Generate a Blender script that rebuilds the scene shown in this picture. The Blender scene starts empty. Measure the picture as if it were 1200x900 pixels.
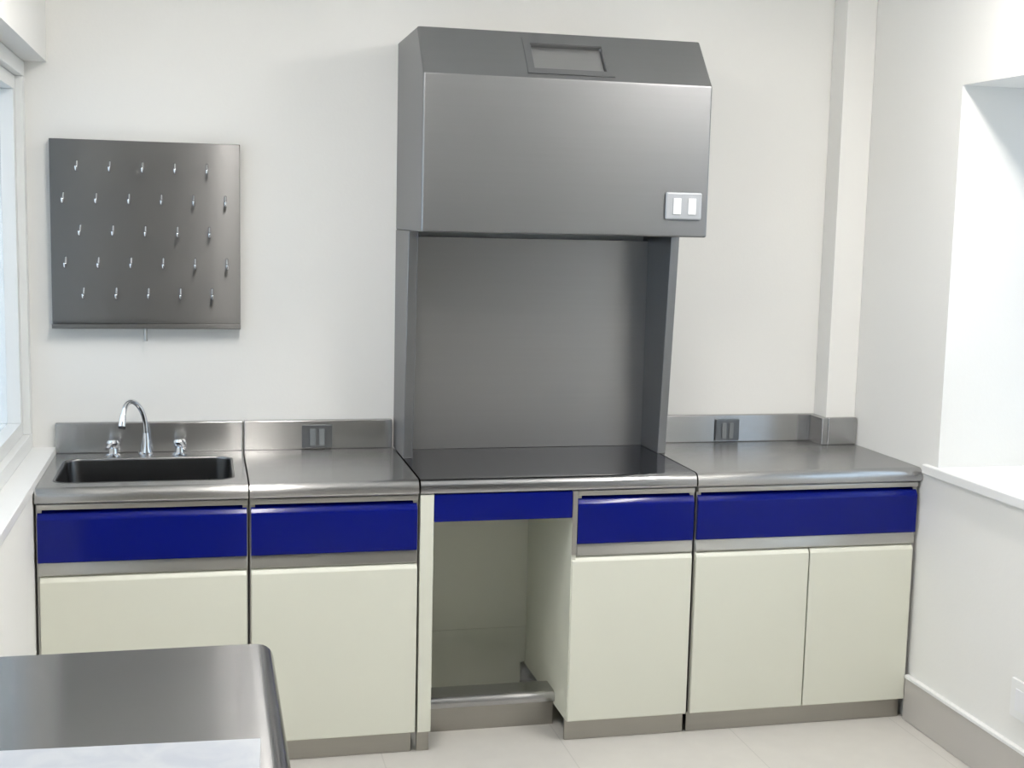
import bpy, bmesh, math, random
from mathutils import Vector, Matrix
random.seed(4)
S = bpy.context.scene
COL = S.collection
PI = math.pi

# ------------------------------------------------------------------ materials
def nd(nt, t, **kw):
    n = nt.nodes.new(t)
    for k, v in kw.items(): setattr(n, k, v)
    return n

def base_mat(name, col, rough=.5, metal=0., spec=.5, coat=0.):
    m = bpy.data.materials.new(name); m.use_nodes = True
    b = m.node_tree.nodes['Principled BSDF']
    b.inputs['Base Color'].default_value = (*col, 1)
    b.inputs['Roughness'].default_value = rough
    b.inputs['Metallic'].default_value = metal
    b.inputs['Specular IOR Level'].default_value = spec
    b.inputs['Coat Weight'].default_value = coat
    return m

def with_noise(m, col, amt=.06, scale=(3, 3, 3), detail=4, bump=0., bscale=60, rough=None, ramt=0.):
    """mottle the colour a little, add fine bump and roughness variation"""
    nt = m.node_tree; b = nt.nodes['Principled BSDF']; L = nt.links.new
    tc = nd(nt, 'ShaderNodeTexCoord'); mp = nd(nt, 'ShaderNodeMapping')
    mp.inputs['Scale'].default_value = scale
    L(tc.outputs['Object'], mp.inputs['Vector'])
    nz = nd(nt, 'ShaderNodeTexNoise'); nz.inputs['Scale'].default_value = 1; nz.inputs['Detail'].default_value = detail
    L(mp.outputs['Vector'], nz.inputs['Vector'])
    mx = nd(nt, 'ShaderNodeMix', data_type='RGBA')
    mx.inputs[6].default_value = (*[c * (1 - amt) for c in col], 1)
    mx.inputs[7].default_value = (*[min(1, c * (1 + amt)) for c in col], 1)
    L(nz.outputs['Fac'], mx.inputs[0]); L(mx.outputs[2], b.inputs['Base Color'])
    if rough is not None:
        mr = nd(nt, 'ShaderNodeMapRange')
        mr.inputs[3].default_value = rough - ramt; mr.inputs[4].default_value = rough + ramt
        L(nz.outputs['Fac'], mr.inputs[0]); L(mr.outputs[0], b.inputs['Roughness'])
    if bump:
        n2 = nd(nt, 'ShaderNodeTexNoise'); n2.inputs['Scale'].default_value = bscale; n2.inputs['Detail'].default_value = 2
        L(tc.outputs['Object'], n2.inputs['Vector'])
        bp = nd(nt, 'ShaderNodeBump'); bp.inputs['Strength'].default_value = bump; bp.inputs['Distance'].default_value = .01
        L(n2.outputs['Fac'], bp.inputs['Height']); L(bp.outputs['Normal'], b.inputs['Normal'])
    return m

def paint(name, col, rough, amt=.015, bump=.03, bscale=90, **k):
    return with_noise(base_mat(name, col, rough, **k), col, amt, (2, 2, 2), 3, bump, bscale)

def steel(name, col, rough, scale=(2, 2, 160), amt=.06, ramt=.03, bump=0., bscale=5, aniso=0., tan=(0, .7, .7)):
    m = with_noise(base_mat(name, col, rough, 1.0), col, amt, scale, 3, bump, bscale, rough, ramt)
    if aniso:          # sheet brushed lengthwise: highlights spread across the brushing
        nt = m.node_tree; b = nt.nodes['Principled BSDF']
        b.inputs['Anisotropic'].default_value = aniso
        c = nd(nt, 'ShaderNodeCombineXYZ')
        for i in range(3): c.inputs[i].default_value = tan[i]
        nt.links.new(c.outputs[0], b.inputs['Tangent'])
    return m

M_wall = paint('wall_paint', (.80, .80, .78), .85)
M_ceil = paint('ceiling_paint', (.90, .90, .89), .9)
M_trim = paint('white_gloss_paint', (.82, .83, .83), .35)
M_cream = paint('cream_laminate', (.70, .71, .62), .42, .02, .012, 120)
M_blue = paint('blue_lacquer', (.0015, .006, .15), .12, .04, .003, 40, spec=.22)
M_hood = steel('brushed_hood_steel', (.25, .254, .262), .42, (2, 60, 90), .03, .02)
M_sink = steel('sink_steel', (.19, .19, .192), .28, (3, 3, 3), .03, .02)
M_hoodback = steel('brushed_back_panel_steel', (.39, .39, .39), .36, (2, 2, 90), .03, .02)
M_top = steel('worktop_steel', (.46, .458, .456), .245, (1.5, 30, 30), .02, .008, aniso=.95)
M_hearth = steel('polished_worktop_steel', (.43, .43, .44), .14, (1.5, 30, 30), .02, .008, aniso=.5)
M_hearth.node_tree.nodes['Principled BSDF'].inputs['Specular Tint'].default_value = (.62, .62, .64, 1)
M_rack = steel('wavy_rack_steel', (.20, .20, .20), .34, (3, 3, 3), .06, .03, .03, 5, aniso=.85)
M_bench = steel('bench_steel', (.34, .34, .345), .20, (2, 30, 2), .02, .008, aniso=.95)
M_rail = steel('rail_steel', (.50, .49, .46), .28, (2, 6, 6), .02, .01, aniso=.6)
M_kick = steel('kick_steel', (.42, .405, .37), .42, (2, 60, 60))
M_carc = steel('carcass_steel', (.42, .41, .39), .4, (60, 60, 2))
M_chrome = base_mat('chrome', (.72, .73, .75), .09, 1.0)
M_dark = base_mat('dark_rubber', (.012, .012, .013), .6)
M_tile = None
M_plate = base_mat('silver_plastic', (.42, .44, .47), .38, .3)
M_white = base_mat('white_plastic', (.82, .83, .86), .3)
M_grey = steel('socket_grey', (.17, .18, .19), .4, (20, 20, 20))
M_sock = base_mat('socket_module_grey', (.17, .185, .195), .4)
M_skirt = paint('beige_skirting_tile', (.50, .48, .455), .4, .05, .02, 30)
M_alu = paint('white_aluminium', (.78, .80, .80), .35, .01, 0)
M_lamp = None

def tile_mat():
    col = (.585, .57, .54)
    m = with_noise(base_mat('floor_tile', col, .38), col, .05, (14, 14, 14), 5)
    nt = m.node_tree; L = nt.links.new; b = nt.nodes['Principled BSDF']
    tc = nd(nt, 'ShaderNodeTexCoord'); sp = nd(nt, 'ShaderNodeSeparateXYZ')
    L(tc.outputs['Object'], sp.inputs[0])
    outs = []
    for ax, off in (('X', -1.075), ('Y', .42)):
        a = nd(nt, 'ShaderNodeMath', operation='ADD'); a.inputs[1].default_value = off + 60.0
        L(sp.outputs[ax], a.inputs[0])
        q = nd(nt, 'ShaderNodeMath', operation='MODULO'); q.inputs[1].default_value = .6
        L(a.outputs[0], q.inputs[0])
        c = nd(nt, 'ShaderNodeMath', operation='LESS_THAN'); c.inputs[1].default_value = .004
        L(q.outputs[0], c.inputs[0]); outs.append(c)
    mx = nd(nt, 'ShaderNodeMath', operation='MAXIMUM')
    L(outs[0].outputs[0], mx.inputs[0]); L(outs[1].outputs[0], mx.inputs[1])
    old = b.inputs['Base Color'].links[0].from_socket
    mm = nd(nt, 'ShaderNodeMix', data_type='RGBA')
    L(mx.outputs[0], mm.inputs[0]); L(old, mm.inputs[6]); mm.inputs[7].default_value = (.50, .49, .465, 1)
    L(mm.outputs[2], b.inputs['Base Color'])
    return m
M_tile = tile_mat()

def marble_mat():
    m = base_mat('pale_marbled_sheet', (.7, .72, .75), .35)
    nt = m.node_tree; L = nt.links.new; b = nt.nodes['Principled BSDF']
    tc = nd(nt, 'ShaderNodeTexCoord'); nz = nd(nt, 'ShaderNodeTexNoise')
    nz.inputs['Scale'].default_value = 14; nz.inputs['Detail'].default_value = 6; nz.inputs['Distortion'].default_value = .8
    L(tc.outputs['Object'], nz.inputs['Vector'])
    cr = nd(nt, 'ShaderNodeValToRGB')
    cr.color_ramp.elements[0].position = .35; cr.color_ramp.elements[0].color = (.43, .455, .505, 1)
    cr.color_ramp.elements[1].position = .6; cr.color_ramp.elements[1].color = (.50, .52, .55, 1)
    L(nz.outputs['Fac'], cr.inputs[0]); L(cr.outputs[0], b.inputs['Base Color'])
    return m
M_marble = marble_mat()

def lamp_mat(col, s):
    m = bpy.data.materials.new('lamp_diffuser'); m.use_nodes = True
    nt = m.node_tree; nt.nodes.clear()
    e = nd(nt, 'ShaderNodeEmission'); e.inputs[0].default_value = (*col, 1); e.inputs[1].default_value = s
    o = nd(nt, 'ShaderNodeOutputMaterial'); nt.links.new(e.outputs[0], o.inputs[0])
    return m

def glass_mat():
    m = base_mat('window_glass', (.97, 1, .99), .0)
    b = m.node_tree.nodes['Principled BSDF']
    b.inputs['Transmission Weight'].default_value = 1.0; b.inputs['IOR'].default_value = 1.45
    return m
M_glass = glass_mat()

# ------------------------------------------------------------------ geometry helpers
def bm_box(bm, x0, x1, y0, y1, z0, z1):
    vs = [bm.verts.new((x, y, z)) for x in (x0, x1) for y in (y0, y1) for z in (z0, z1)]
    for f in ((0, 1, 3, 2), (4, 6, 7, 5), (0, 4, 5, 1), (2, 3, 7, 6), (0, 2, 6, 4), (1, 5, 7, 3)):
        bm.faces.new([vs[i] for i in f])

def boxes(*bs, bevel=0., seg=2):
    bm = bmesh.new()
    for b in bs: bm_box(bm, *b)
    if bevel:
        bmesh.ops.bevel(bm, geom=bm.edges[:], offset=bevel, segments=seg, profile=.5, affect='EDGES')
    return bm

def prism_x(bm, prof, x0, x1):
    """profile of (y,z) points extruded along x"""
    a = [bm.verts.new((x0, y, z)) for y, z in prof]; b = [bm.verts.new((x1, y, z)) for y, z in prof]
    n = len(prof)
    bm.faces.new(a); bm.faces.new(b[::-1])
    for i in range(n): bm.faces.new((a[i], b[i], b[(i + 1) % n], a[(i + 1) % n]))
    return bm

def prism_y(bm, prof, y0, y1):
    a = [bm.verts.new((x, y0, z)) for x, z in prof]; b = [bm.verts.new((x, y1, z)) for x, z in prof]
    n = len(prof)
    bm.faces.new(a); bm.faces.new(b[::-1])
    for i in range(n): bm.faces.new((a[i], b[i], b[(i + 1) % n], a[(i + 1) % n]))
    return bm

def arc(cx, cz, r, a0, a1, n=6):
    return [(cx + r * math.cos(math.radians(a0 + (a1 - a0) * i / n)), cz + r * math.sin(math.radians(a0 + (a1 - a0) * i / n))) for i in range(n + 1)]

def tube(bm, pts, rads, seg=12, cap=True):
    pts = [Vector(p) for p in pts]
    if not isinstance(rads, (list, tuple)): rads = [rads] * len(pts)
    rings = []; up = Vector((.31, .17, .94))
    prev = None
    for i, p in enumerate(pts):
        t = (pts[min(i + 1, len(pts) - 1)] - pts[max(i - 1, 0)]).normalized()
        if prev is None:
            u = t.cross(up)
            if u.length < .05: u = t.cross(Vector((1, 0, 0)))
        else: u = prev - t * prev.dot(t)
        u.normalize(); prev = u
        v = t.cross(u)
        rings.append([bm.verts.new(p + (u * math.cos(2 * PI * k / seg) + v * math.sin(2 * PI * k / seg)) * rads[i]) for k in range(seg)])
    for a, b in zip(rings, rings[1:]):
        for k in range(seg): bm.faces.new((a[k], a[(k + 1) % seg], b[(k + 1) % seg], b[k]))
    if cap: bm.faces.new(rings[0][::-1]); bm.faces.new(rings[-1])
    return bm

def lathe(bm, prof, c, seg=24):
    """(r,z) profile about vertical axis at c"""
    rings = []
    for r, z in prof:
        rings.append([bm.verts.new((c[0] + r * math.cos(2 * PI * k / seg), c[1] + r * math.sin(2 * PI * k / seg), c[2] + z)) for k in range(seg)])
    for a, b in zip(rings, rings[1:]):
        for k in range(seg): bm.faces.new((a[k], a[(k + 1) % seg], b[(k + 1) % seg], b[k]))
    bm.faces.new(rings[0][::-1]); bm.faces.new(rings[-1])
    return bm

def world_of(o):
    v = Vector((0, 0, 0))
    while o is not None: v += o.location; o = o.parent
    return v

def obj(name, bm, mat, parent=None, origin=None, smooth=35, bevel=0., bseg=2, label=None):
    """ONE mesh object from world-space geometry; parts keep the origin of their parent"""
    bmesh.ops.recalc_face_normals(bm, faces=bm.faces[:])
    org = Vector(origin) if origin is not None else (world_of(parent) if parent else Vector((0, 0, 0)))
    bmesh.ops.translate(bm, verts=bm.verts[:], vec=-org)
    me = bpy.data.meshes.new(name); bm.to_mesh(me); bm.free()
    for p in me.polygons: p.use_smooth = True
    me.set_sharp_from_angle(angle=math.radians(smooth))
    me.materials.append(mat)
    o = bpy.data.objects.new(name, me); COL.objects.link(o)
    if parent:
        o.parent = parent; o.location = org - world_of(parent)
    else: o.location = org
    if bevel:
        md = o.modifiers.new('bevel', 'BEVEL'); md.width = bevel; md.segments = bseg
        md.limit_method = 'ANGLE'; md.angle_limit = math.radians(40); md.harden_normals = True
    wn = o.modifiers.new('weighted_normal', 'WEIGHTED_NORMAL'); wn.keep_sharp = True; wn.weight = 80
    if label: o['label'] = label
    return o

def thing(name, label, cat, loc, group=None):
    o = bpy.data.objects.new(name, None); COL.objects.link(o); o.location = loc
    o.empty_display_size = .1
    o['label'] = label; o['category'] = cat
    if group: o['group'] = group
    return o

def tag(o, label, cat, group=None):
    o['label'] = label; o['category'] = cat
    if group: o['group'] = group
    return o

def struct(name, bm, mat, parent=None, **k):
    o = obj(name, bm, mat, parent, **k)
    if parent is None: o['kind'] = 'structure'
    return o

# ------------------------------------------------------------------ the room
XL, XR = -.563, 2.338          # side walls
YF, ZC = -8.2, 3.00            # wall behind the camera, ceiling
WR = .50
WT = .30                       # wall thickness
struct('floor', boxes((XL - WT, XR + WR, YF - .2, .2, -.1, 0)), M_tile)
struct('ceiling', boxes((XL - WT, XR + WR, YF - .2, .2, ZC, ZC + .1)), M_ceil)
# the back wall runs on into the left window's recess
struct('wall_back', boxes((XL - WT, XR + WR, 0, .2, 0, ZC)), M_wall)
struct('wall_front', boxes((XL - WT, XR + WR, YF - .2, YF, 0, ZC)), M_wall)
LW0, LW1, LZ0, LZ1 = -4.6, 0., .89, 2.19
struct('wall_left', boxes((XL - WT, XL, YF, 0, 0, LZ0), (XL - WT, XL, YF, 0, LZ1, ZC), (XL - WT, XL, YF, LW0, LZ0, LZ1)), M_wall)
RW0, RW1, RZ0, RZ1 = -2.5, -.6927, .888, 2.184
struct('wall_right', boxes((XR, XR + WR, YF, 0, 0, RZ0), (XR, XR + WR, YF, 0, RZ1, ZC),
                           (XR, XR + WR, YF, RW0, RZ0, RZ1), (XR, XR + WR, RW1, 0, RZ0, RZ1)), M_wall)
struct('trim_1', boxes((2.2175, XR - .0005, -.104, -.0005, 0.001, ZC - .001), bevel=.003), M_wall)

# left window: white sliding frame in a shallow recess, sill level with the worktop
w1 = thing('window_1', 'white framed window along the left wall above the sill', 'window', (-.66, -2.3, LZ0)); w1['kind'] = 'structure'
fx0, fx1 = -.68, -.632
def frame_boxes(x0, x1, y0, y1, z0, z1, w, mull=()):
    b = [(x0, x1, y0, y1, z0, z0 + w), (x0, x1, y0, y1, z1 - w, z1), (x0, x1, y0, y0 + w, z0 + w, z1 - w), (x0, x1, y1 - w, y1, z0 + w, z1 - w)]
    for m in mull: b.append((x0, x1, m - w / 2, m + w / 2, z0 + w, z1 - w))
    return b
obj('window_frame', boxes(*frame_boxes(fx0, fx1, LW0, -.001, LZ0 + .03, LZ1 - .001, .05), bevel=.004), M_alu, w1)
obj('sash', boxes(*frame_boxes(fx0 - .04, fx0 + .01 + .015, LW0 + .05, -.052, LZ0 + .081, LZ1 - .052, .045, (-.9, -1.8, -2.7, -3.6)), bevel=.003), M_alu, w1)
obj('pane', boxes((fx0 - .022, fx0 - .016, LW0 + .06, -.06, LZ0 + .09, LZ1 - .06)), M_glass, w1)
obj('sill', boxes((-.69, XL + .006, LW0 + .001, -.001, LZ0, .92), bevel=.004), M_trim, w1)

# right window: deep reveal with a projecting sill
w2 = thing('window_2', 'window in a deep reveal of the right wall', 'window', (XR + .2, -1.6, RZ0)); w2['kind'] = 'structure'
obj('window_frame', boxes(*frame_boxes(XR + .44, XR + .49, RW0 + .001, RW1 - .001, RZ0 + .033, RZ1 - .001, .05, (-1.6,)), bevel=.004), M_alu, w2)
obj('pane', boxes((XR + .462, XR + .468, RW0 + .04, RW1 - .04, RZ0 + .07, RZ1 - .04)), M_glass, w2)
obj('sill', boxes((XR - .022, XR - .0005, RW0 - .07, RW1 + .065, RZ0 - .002, .92), (XR - .001, XR + .49, RW0 + .001, RW1 - .001, RZ0 + .001, .92)), M_trim, w2, bevel=.004)

# skirting on the right wall: beige tile, the light on its top ledge painted in as white
bb = struct('baseboard_right', boxes((XR - .018, XR - .0005, YF + .01, -.597, .001, .15), bevel=.002), M_skirt)
obj('lit_top_ledge', boxes((XR - .021, XR - .0005, YF + .01, -.597, .1505, .1625), bevel=.003), M_trim, bb, label='top ledge of the skirting, painted white for the light on it')

# ------------------------------------------------------------------ worktops
ZT = .90
def nose_profile(yb):
    return [(yb, ZT)] + [(-.580, ZT)] + arc(-.580, ZT - .028, .028, 90, 180, 8)[1:] + arc(-.598, .863, .010, 180, 270, 4) + [(yb, .853)]

def top_bm(x0, x1, yb=-.002):
    return prism_x(bmesh.new(), nose_profile(yb), x0, x1)

def splash(name, x0, x1, par, extra=()):
    return obj(name, boxes((x0, x1, -.0265, -.0015, ZT + .0005, 1.0035), *extra), M_top, par, bevel=.003)

def rrect(x0, x1, y0, y1, r, n=6):
    p = []
    for cx, cy, a in ((x1 - r, y1 - r, 0), (x0 + r, y1 - r, 90), (x0 + r, y0 + r, 180), (x1 - r, y0 + r, 270)):
        p += arc(cx, cy, r, a, a + 90, n)
    return p

# worktop with the sink
x0, x1 = -.5575, .0575
wk = thing('worktop', 'steel worktop with an inset sink, against the left wall', 'worktop', (-.25, -.3, ZT))
bx0, bx1, by0, by1 = -.512, .014, -.522, -.135
t = bmesh.new()
prof = nose_profile(-.002)
outer_top = [(x0, -.002), (x1, -.002), (x1, -.595), (x0, -.595)]
# top face as a ring round the basin opening, everything else as an open prism
a = [t.verts.new((x0, y, z)) for y, z in prof]; b = [t.verts.new((x1, y, z)) for y, z in prof]
n = len(prof)
for i in range(1, n): t.faces.new((a[i], b[i], b[(i + 1) % n], a[(i + 1) % n])) if i != n - 2 else None
hole = rrect(bx0, bx1, by0, by1, .045)
def ring_faces(bm, corners, z):
    """quad corners (4 verts ordered like the hole: +x+y, -x+y, -x-y, +x-y) joined to the rounded hole"""
    hv = [bm.verts.new((x, y, z)) for x, y in hole]; k = len(hv) // 4
    for q in range(4):
        seg = hv[q * k:(q + 1) * k]
        for i in range(k - 1): bm.faces.new((corners[q], seg[i], seg[i + 1]))
        nx = hv[((q + 1) * k) % len(hv)]
        bm.faces.new((corners[q], seg[-1], nx, corners[(q + 1) % 4]))
    return hv
h1 = ring_faces(t, [b[0], a[0], a[1], b[1]], ZT)
h2 = ring_faces(t, [b[n - 1], a[n - 1], a[n - 2], b[n - 2]], prof[-1][1])
for i in range(len(h1)): t.faces.new((h1[i], h1[(i + 1) % len(h1)], h2[(i + 1) % len(h2)], h2[i]))
for s in (a, b):                     # ends
    t.faces.new(s)
obj('top', t, M_top, wk)
splash('backsplash', x0, x1, wk)
def basin_bm():
    bm = bmesh.new(); loops = []
    for ins, z, r in ((-.007, ZT + .0008, .05), (0, ZT + .0006, .045), (.004, ZT - .006, .044), (.010, ZT - .165, .05), (.018, ZT - .183, .055), (.04, ZT - .19, .06), (.15, ZT - .194, .04)):
        loops.append([bm.verts.new((x, y, z)) for x, y in rrect(bx0 + ins, bx1 - ins, by0 + ins, by1 - ins, r)])
    for p, q in zip(loops, loops[1:]):
        for i in range(len(p)): bm.faces.new((p[i], p[(i + 1) % len(p)], q[(i + 1) % len(q)], q[i]))
    bm.faces.new(loops[-1])
    return bm
bs = obj('sink_basin', basin_bm(), M_sink, wk)
obj('drain', lathe(bmesh.new(), [(.0, 0), (.038, 0), (.042, .002), (.036, .004), (.012, .002)], (-.249, -.33, ZT - .1935)), M_chrome, bs)

wk2 = thing('worktop', 'short steel worktop between the sink and the tall hood', 'worktop', (.32, -.3, ZT))
obj('top', top_bm(.0625, .5825), M_top, wk2); splash('backsplash', .0625, .5775, wk2)

wk3 = thing('worktop', 'steel worktop carrying the tall hood, above the knee space', 'worktop', (1.05, -.3, ZT))
obj('top', top_bm(.5890, 1.5085), M_hearth, wk3)

wk4 = thing('worktop', 'steel worktop right of the hood, notched round the wall pier', 'worktop', (1.92, -.3, ZT))
t = bmesh.new()
pf = nose_profile(-.002); xa, xb, xc = 1.5135, 2.2160, 2.3345
prism_x(t, pf, xa, xb); prism_x(t, nose_profile(-.106), xb, xc)
obj('top', t, M_top, wk4)
splash('backsplash', 1.5330, 2.2155, wk4, ((2.191, 2.2155, -.131, -.027, ZT + .0005, 1.0035), (2.2160, 2.333, -.131, -.1060, ZT + .0005, 1.0035)))

# ------------------------------------------------------------------ base cabinets
YD = -.602; ZK = .0735
def front_bm(x0, x1, z0, z1, rt, th=.028):
    y1 = YD + th
    k_ = rt / .018; y, z = YD, z1 - .030 * k_
    p = [(y1, z0), (YD + .003, z0), (YD, z0 + .003), (y, z)]
    for tilt, dz in ((8, .0025), (20, .0025), (29, .003), (32, .003), (35, .003), (38, .003), (41, .003), (44, .003), (56, .003), (72, .0022), (84, .0008)):
        z += dz * k_; y += min(dz * k_ * math.tan(math.radians(tilt)), .006); p.append((y, z))
    p[-1] = (min(p[-1][0], y1 - .001), z1)
    p.append((y1, z1))
    return prism_x(bmesh.new(), p, x0, x1)

def carcass_bm(x0, x1):
    s = .016
    return boxes((x0, x0 + s, -.588, -.004, ZK, .851), (x1 - s, x1, -.588, -.004, ZK, .851), (x0 + s, x1 - s, -.580, -.004, ZK, ZK + .016),
                 (x0 + s, x1 - s, -.012, -.004, ZK + .016, .66))

def rails(x0, x1, par):
    obj('top_rail', boxes((x0, x1, -.600, -.582, .8345, .8515), bevel=.003), M_rail, par)
    obj('finger_pull_rail', prism_x(bmesh.new(), [(-.5805, .676), (-.5865, .676), (-.597, .640), (-.597, .634), (-.5805, .634)], x0 + .001, x1 - .001), M_rail, par, bevel=.002)

def kick(x0, x1, par, name='kick_plate'):
    obj(name, boxes((x0, x1, -.573, -.561, .0005, ZK - .0005), bevel=.002), M_kick, par)

ZD = .633
def cabinet(label, x0, x1, doors, group=None, kx0=None, kx1=None):
    c = thing('base_cabinet', label, 'cabinet', ((x0 + x1) / 2, -.3, 0), group)
    obj('carcass', carcass_bm(x0, x1), M_carc, c)
    rails(x0 + .002, x1 - .002, c)
    obj('drawer_front', front_bm(x0 + .004, x1 - .004, .6745, .8320, .018), M_blue, c, bevel=.0025)
    for a, b in doors: obj('door', front_bm(a, b, ZK, ZD, .012), M_cream, c, bevel=.002)
    kick(kx0 or x0 + .002, kx1 or x1 - .004, c)
    return c

cabinet('cream base cabinet with wide blue front under the sink', -.5560, .0575, [(-.548, .0535)])
cabinet('cream single-door base cabinet with blue drawer, between sink cabinet and knee space', .0625, .5835, [(.0665, .5815)], kx1=.572)
cabinet('cream two-door base cabinet with one wide blue drawer, against the right wall', 1.5150, 2.3270, [(1.519, 1.927), (1.932, 2.318)], kx1=2.316)

# knee-space unit with drawer pedestal
k = thing('knee_hole_cabinet', 'cream cabinet with open knee space, footrest and drawer pedestal below the hood', 'cabinet', (1.05, -.3, 0))
obj('side_post', boxes((.5890, .6320, YD, -.004, ZK, .8515), bevel=.002), M_cream, k)
obj('apron', boxes((.6330, 1.0865, YD, -.584, .7625, .8515), bevel=.003), M_blue, k, label='narrow blue panel above the knee space')
obj('back_panel', boxes((.6325, 1.0865, -.030, -.012, .2208, .8515), (.6325, 1.0865, -.030, -.012, .085, .220), (.6325, 1.068, -.030, -.012, .002, .085)), M_cream, k)
obj('pedestal_side', boxes((1.0870, 1.1030, -.598, -.004, ZK, .8515), bevel=.0015), M_cream, k)
obj('edge_strip', boxes((1.0870, 1.1030, -.6035, -.5985, .640, .8515), bevel=.001), M_rail, k)
s = .016
obj('carcass', boxes((1.1035, 1.1035 + s, -.588, -.004, ZK, .851), (1.5085 - s, 1.5085, -.588, -.004, ZK, .851), (1.1035 + s, 1.5085 - s, -.58, -.004, ZK, ZK + s), (1.1035 + s, 1.5085 - s, -.012, -.004, ZK + s, .66)), M_carc, k)
rails(1.106, 1.5065, k)
obj('drawer_front', front_bm(1.1055, 1.5045, .6745, .8320, .018), M_blue, k, bevel=.0025)
obj('door', front_bm(1.090, 1.5045, ZK, ZD, .012), M_cream, k, bevel=.002)
kick(.5905, .6310, k); kick(1.0880, 1.5050, k)
obj('footrest', prism_x(bmesh.new(), [(-.345, .125), (-.43, .125)] + arc(-.43, .101, .024, 90, 180, 8)[1:] + [(-.454, .090), (-.446, .090), (-.445, .101), (-.43, .116), (-.345, .116)], .6330, 1.0862), M_top, k, bevel=.0015)
obj('footrest_plinth', boxes((.6330, 1.0862, -.428, -.412, .0005, .1150)), M_kick, k)

# ------------------------------------------------------------------ tall hood
h = thing('fume_hood', 'tall steel hood standing on the middle worktop against the back wall', 'hood', (1.058, -.25, ZT + .001))
HL, HR = .5866, 1.5298
zb, zf, zt, yf, yt = 1.672, 2.156, 2.312, -.5485, -.4166
def canopy_bm():
    bm = bmesh.new(); V = lambda x, y, z: bm.verts.new((x, y, z))
    P = [(-.0015, zb), (yf, zb), (yf, zf), (yt, zt), (-.0015, zt)]
    A = [V(HL, *p) for p in P]; B = [V(HR, *p) for p in P]
    bm.faces.new(A); bm.faces.new(B[::-1])
    bm.faces.new((A[1], B[1], B[2], A[2]))            # front
    bm.faces.new((A[3], B[3], B[4], A[4]))            # top
    bm.faces.new((A[0], B[0], B[1], A[1]))            # underside
    bm.faces.new((A[4], B[4], B[0], A[0]))            # back
    # slope with a rectangular opening
    def sl(x, f): return (x, yf + (yt - yf) * f, zf + (zt - zf) * f)
    ox0, ox1, f0, f1 = .945, 1.178, .21, .74
    H = [V(*sl(ox0, f0)), V(*sl(ox1, f0)), V(*sl(ox1, f1)), V(*sl(ox0, f1))]
    C = [A[2], B[2], B[3], A[3]]
    for i in range(4): bm.faces.new((C[i], C[(i + 1) % 4], H[(i + 1) % 4], H[i]))
    nrm = Vector((0, -(zt - zf), (yt - yf))).normalized()   # outward: towards -y and +z
    inn = Vector((0, (zt - zf), -(yt - yf))).normalized()
    D = [bm.verts.new(v.co + inn * .018) for v in H]
    for i in range(4): bm.faces.new((H[i], H[(i + 1) % 4], D[(i + 1) % 4], D[i]))
    return bm, sl, inn, (ox0, ox1, f0, f1)
cb, sl, inn, (ox0, ox1, f0, f1) = canopy_bm()
can = obj('canopy', cb, M_hood, h, smooth=30)
md = can.modifiers[0]; can.modifiers.remove(md)
md = can.modifiers.new('bevel', 'BEVEL'); md.width = .007; md.segments = 3; md.limit_method = 'ANGLE'; md.angle_limit = math.radians(25)
wn = can.modifiers.new('weighted_normal', 'WEIGHTED_NORMAL'); wn.keep_sharp = False; wn.weight = 90
def slope_quad(xa, xb, fa, fb, d0, d1):
    bm = bmesh.new(); vs = []
    for d in (d0, d1):
        vs += [bm.verts.new(Vector(sl(x, f)) + inn * d) for x, f in ((xa, fa), (xb, fa), (xb, fb), (xa, fb))]
    bm.faces.new(vs[:4]); bm.faces.new(vs[4:][::-1])
    for i in range(4): bm.faces.new((vs[i], vs[(i + 1) % 4], vs[4 + (i + 1) % 4], vs[4 + i]))
    return bm
def merge(*bms):
    out = bmesh.new()
    for b in bms:
        me = bpy.data.meshes.new('tmp'); b.to_mesh(me); b.free(); out.from_mesh(me); bpy.data.meshes.remove(me)
    return out
obj('recess_panel', slope_quad(ox0 + .001, ox1 - .001, f0 + .004, f1 - .004, .012, .016), M_hoodback, can, label='recessed grey panel in the sloping top')
w = .025; wf = .12
obj('recess_collar', merge(slope_quad(ox0 - w, ox1 + w, f0 - wf, f0 - .01, -.003, -.0003), slope_quad(ox0 - w, ox1 + w, f1 + .01, f1 + wf, -.003, -.0003),
                           slope_quad(ox0 - w, ox0 - .002, f0 - .01, f1 + .01, -.003, -.0003), slope_quad(ox1 + .002, ox1 + w, f0 - .01, f1 + .01, -.003, -.0003)), M_hood, can)
for xa, xb in ((HL, HL + .032), (HR - .030, HR)):
    obj('side_panel', prism_x(bmesh.new(), [(-.0015, ZT + .001), (-.240, ZT + .001), (-.300, zb - .0005), (-.0015, zb - .0005)], xa, xb), M_hood, h, bevel=.002)
obj('back_panel', boxes((HL + .0325, HR - .0305, -.060, -.050, ZT + .001, 1.650)), M_hoodback, h)
# switch plate with two rockers
sp = obj('switch_plate', boxes((1.381, 1.505, yf - .012, yf - .0005, 1.728, 1.816), bevel=.006, seg=3), M_plate, h, label='silver switch plate on the hood front')
for xa in (1.405, 1.456):
    obj('rocker', boxes((xa, xa + .027, yf - .017, yf - .0125, 1.745, 1.797), bevel=.002), M_white, sp)

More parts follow.
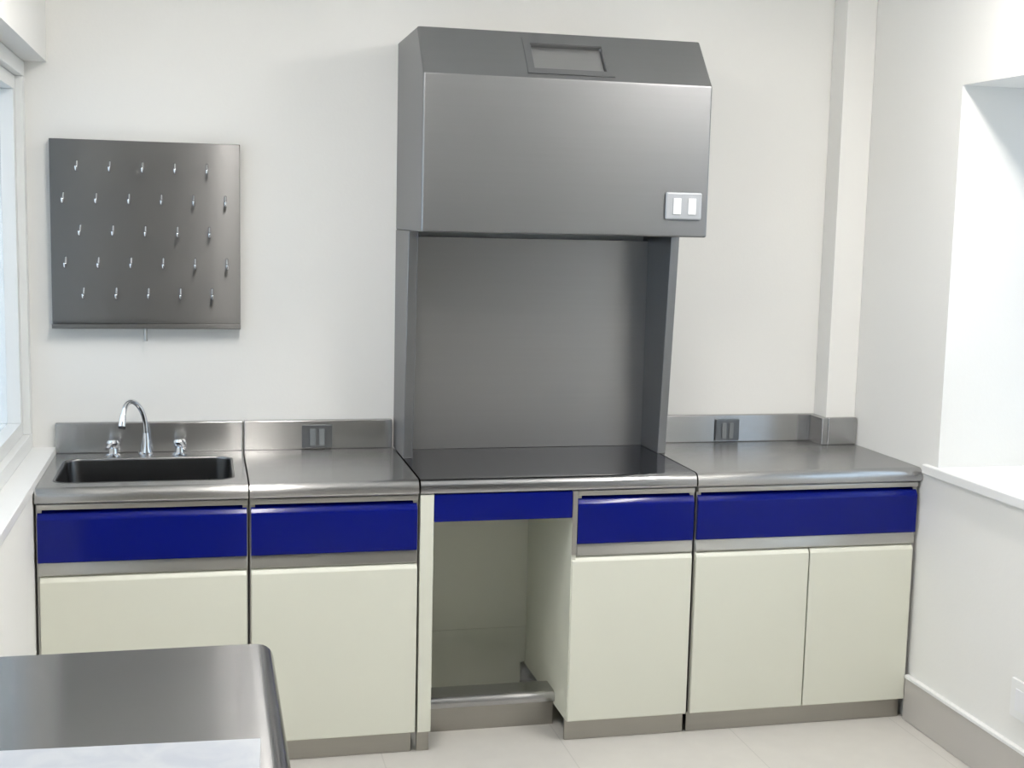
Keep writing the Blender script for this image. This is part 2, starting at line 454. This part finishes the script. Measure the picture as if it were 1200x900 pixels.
# ------------------------------------------------------------------ sockets on the backsplashes
def outlet(label, xa, xb):
    o = thing('power_outlet', label, 'power outlet', ((xa + xb) / 2, -.0272, .945))
    obj('plate', boxes((xa, xb, -.0365, -.0272, .907, .988), bevel=.003), M_grey, o)
    wv = xb - xa
    for f in (.25, .555):
        m = obj('socket', boxes((xa + wv * f, xa + wv * (f + .19), -.0415, -.037, .916, .975), bevel=.002), M_sock, o)
    return o
outlet('grey steel power outlet on the backsplash left of the hood', .261, .366)
outlet('grey steel power outlet on the backsplash right of the hood', 1.803, 1.898)

# ------------------------------------------------------------------ faucet
f = thing('faucet', 'chrome swan-neck faucet with two handles behind the sink', 'faucet', (-.262, -.078, ZT + .001))
obj('base', lathe(bmesh.new(), [(.024, 0), (.024, .006), (.019, .010), (.015, .030), (.012, .055), (.010, .075)], (-.262, -.078, ZT + .001)), M_chrome, f)
ctl = [(-.262, -.078, .970), (-.264, -.079, 1.01), (-.272, -.083, 1.045), (-.286, -.092, 1.072), (-.303, -.106, 1.086), (-.318, -.124, 1.083), (-.327, -.142, 1.066), (-.331, -.155, 1.040)]
def smooth_path(p, n=5):
    p = [Vector(q) for q in p]; out = []
    for i in range(len(p) - 1):
        a, b, c, d = p[max(i - 1, 0)], p[i], p[i + 1], p[min(i + 2, len(p) - 1)]
        for j in range(n):
            s_ = j / n
            out.append(.5 * ((2 * b) + (c - a) * s_ + (2 * a - 5 * b + 4 * c - d) * s_ ** 2 + (3 * b - a - 3 * c + d) * s_ ** 3))
    return out + [p[-1]]
spt = obj('spout', tube(bmesh.new(), smooth_path(ctl), .0085, 14), M_chrome, f)
obj('aerator', tube(bmesh.new(), [(-.331, -.154, 1.048), (-.3325, -.160, 1.030), (-.334, -.166, 1.012)], [.010, .012, .0125], 16), M_chrome, spt)
obj('aerator_ring', tube(bmesh.new(), [(-.334, -.166, 1.0115), (-.3345, -.168, 1.005)], [.0115, .0115], 16), M_dark, spt, label='dark outlet ring')
for cx, tx in ((-.368, -.016), (-.152, .016)):
    cy = -.092
    hd = obj('handle', lathe(bmesh.new(), [(.024, 0), (.024, .005), (.015, .010), (.013, .026), (.016, .030), (.021, .036), (.022, .046), (.017, .054), (.006, .057)], (cx, cy, ZT + .001)), M_chrome, f)
    obj('lever', tube(bmesh.new(), [(cx, cy - .008, ZT + .045), (cx + tx * .6, cy - .03, ZT + .042), (cx + tx, cy - .05, ZT + .034)], [.007, .0065, .006], 10), M_chrome, hd)

# ------------------------------------------------------------------ drying rack on the wall
PX0, PX1, PZ0, PZ1 = -.568 + .004, .0513, 1.325, 1.9445
PX0 = -.5575
r = thing('drying_rack', 'square steel drying rack with pegs on the back wall above the sink', 'drying rack', (-.25, -.002, PZ0))
def board_bm():
    bm = bmesh.new(); n_ = 24
    xs = [PX0 + (PX1 - PX0) * i / n_ for i in range(n_ + 1)]
    fr = [(x, -.040 + .2 * max(0, x + .05) ** 2) for x in xs]       # the sheet bows back towards its right edge
    lo, hi = PZ0 + .014, PZ1
    A = [bm.verts.new((x, y, lo)) for x, y in fr]; B = [bm.verts.new((x, y, hi)) for x, y in fr]
    Cc = [bm.verts.new((x, -.002, lo)) for x in (PX0, PX1)]; D = [bm.verts.new((x, -.002, hi)) for x in (PX0, PX1)]
    for i in range(n_): bm.faces.new((A[i], A[i + 1], B[i + 1], B[i]))
    bm.faces.new(A + [Cc[1], Cc[0]]); bm.faces.new(B + [D[1], D[0]])
    bm.faces.new((A[0], B[0], D[0], Cc[0])); bm.faces.new((A[-1], B[-1], D[1], Cc[1])); bm.faces.new((Cc[0], Cc[1], D[1], D[0]))
    return bm
bd = obj('board', board_bm(), M_rack, r, bevel=.002)
obj('drip_tray', prism_x(bmesh.new(), [(-.004, PZ0), (-.060, PZ0), (-.063, PZ0 + .003), (-.063, PZ0 + .016), (-.0605, PZ0 + .016), (-.0605, PZ0 + .004), (-.041, PZ0 + .004), (-.041, PZ0 + .013), (-.004, PZ0 + .013)], PX0, PX1), M_rack, r, bevel=.001)
obj('drain_tube', tube(bmesh.new(), [(-.260, -.045, PZ0 - .0005), (-.260, -.045, PZ0 - .042)], .006, 12), M_carc, r)
rows = [(1.845, -.471, 5), (1.741, -.515, 6), (1.636, -.464, 5), (1.531, -.511, 6), (1.430, -.456, 5)]
proto = None
for z, xs, cnt in rows:
    for i in range(cnt):
        x = xs + .1035 * i
        if proto is None:
            bm = bmesh.new()
            tube(bm, smooth_path([(0, -.038, .030), (0, -.054, .012), (0, -.066, -.001), (0, -.080, -.001), (0, -.088, .012)], 4), .0045, 10)
            bmesh.ops.recalc_face_normals(bm, faces=bm.faces[:])
            me = bpy.data.meshes.new('peg'); bm.to_mesh(me); bm.free()
            for p in me.polygons: p.use_smooth = True
            me.materials.append(M_chrome); proto = me
        o = bpy.data.objects.new('peg', proto); COL.objects.link(o); o.parent = r
        o.location = Vector((x, 0, z)) - world_of(r)

# ------------------------------------------------------------------ near bench with a pale sheet on it
b = thing('workbench', 'near steel-topped bench at the lower left, by the left wall', 'workbench', (-.25, -2.75, 0))
BX0, BX1, BY0, BY1 = -.553, .040, -3.35, -2.112
# top with a soft roll to the right edge, then a bullnose
pr = [(BX0, .86), (BX0, ZT)] + [(.010, ZT), (.026, ZT - .0006)] + [(.026 + .030 * math.sin(math.radians(q)), ZT - .031 + .030 * math.cos(math.radians(q))) for q in (8, 20, 35, 50, 65, 80, 90)] + [(.056, .855), (.052, .850), (.03, .850), (.03, .86)]
obj('top', prism_y(bmesh.new(), pr, BY0, BY1), M_bench, b, bevel=.003)
obj('body', boxes((BX0 + .004, .025, BY0 + .02, BY1 - .03, .08, .849), bevel=.002), M_carc, b)
obj('drawer_band', boxes((.0255, .042, BY0 + .03, BY1 - .04, .68, .835), bevel=.005), M_blue, b, label='blue panel along the side')
obj('plinth', boxes((BX0 + .03, .0, BY0 + .05, BY1 - .06, .0005, .0795)), M_kick, b)
tag(obj('sheet', prism_y(bmesh.new(), [(-.545, ZT + .0006), (-.004, ZT + .0006), (-.004, ZT + .0046), (-.545, ZT + .0046)], -3.20, -2.572), M_marble, None, origin=(-.27, -2.9, ZT), bevel=.001), 'pale marbled sheet lying flat on the near steel bench', 'sheet')
sh = COL.objects['sheet']; sh.rotation_euler = (0, 0, -math.radians(3.0))

# ------------------------------------------------------------------ socket low on the right wall
ws = thing('wall_socket', 'white wall socket low on the right wall above the skirting', 'wall socket', (XR - .001, -1.25, .305))
obj('plate', boxes((XR - .012, XR - .001, -1.312, -1.190, .245, .365), bevel=.003), M_trim, ws)
obj('socket', boxes((XR - .015, XR - .0122, -1.285, -1.217, .272, .338), bevel=.001), M_white, ws)

# ------------------------------------------------------------------ ceiling lights (fixtures out of view above the room)
LAMP = 50.0
M_lamp = lamp_mat((1.0, .955, .90), LAMP)
for lx, ly, where in ((.165, -1.85, 'above the left side of the room'), (1.97, -1.85, 'above the right side of the room')):
    c = thing('ceiling_light', 'long white batten light on the ceiling, ' + where, 'ceiling light', (lx, ly, ZC - .001), 'batten lights on the ceiling')
    obj('housing_baffles', boxes((lx - .062, lx - .0565, ly - .61, ly + .61, 2.640, 2.698), (lx + .0565, lx + .062, ly - .61, ly + .61, 2.640, 2.698), (lx - .0565, lx + .0565, ly - .61, ly - .602, 2.640, 2.698), (lx - .0565, lx + .0565, ly + .602, ly + .61, 2.640, 2.698), (lx - .015, lx + .015, ly - .6, ly + .6, 2.691, 2.715)), M_trim, c)  # side and end plates added to keep the glow off the upper walls
    for sy in (-.45, .45): obj('stem', boxes((lx - .008, lx + .008, ly + sy - .008, ly + sy + .008, 2.7155, ZC - .001)), M_trim, c)
    obj('diffuser', boxes((lx - .055, lx + .055, ly - .6, ly + .6, 2.62, 2.6905), bevel=.012), M_lamp, c)

# ------------------------------------------------------------------ daylight outside
w = bpy.data.worlds.new('daylight'); S.world = w; w.use_nodes = True
bg = w.node_tree.nodes['Background']
bg.inputs[0].default_value = (.68, .82, 1.0, 1); bg.inputs[1].default_value = 1.75

# ------------------------------------------------------------------ camera
F, YAW, PIT, ROLL = 1520.0958, 0.2344012, -0.1247950, 0.0232517
fwd = Vector((math.sin(YAW) * math.cos(PIT), math.cos(YAW) * math.cos(PIT), math.sin(PIT)))
r0 = Vector((math.cos(YAW), -math.sin(YAW), 0)); u0 = r0.cross(fwd)
rt = r0 * math.cos(ROLL) + u0 * math.sin(ROLL); up = -r0 * math.sin(ROLL) + u0 * math.cos(ROLL)
cam = bpy.data.cameras.new('camera'); co = bpy.data.objects.new('camera', cam); COL.objects.link(co)
m = Matrix((rt, up, -fwd)).transposed().to_4x4(); m.translation = Vector((-.068579, -4.553130, 1.710848))
co.matrix_world = m
cam.sensor_width = 36; cam.sensor_fit = 'HORIZONTAL'; cam.lens = F / 1200 * 36; cam.clip_start = .05
S.camera = co
S.view_settings.view_transform = 'Standard'; S.view_settings.look = 'None'
S.view_settings.exposure = 0.38; S.view_settings.gamma = 1.0; S.view_settings.use_curve_mapping = False
S.cycles.max_bounces = 10; S.cycles.diffuse_bounces = 6; S.cycles.glossy_bounces = 6
S.cycles.sample_clamp_indirect = 6
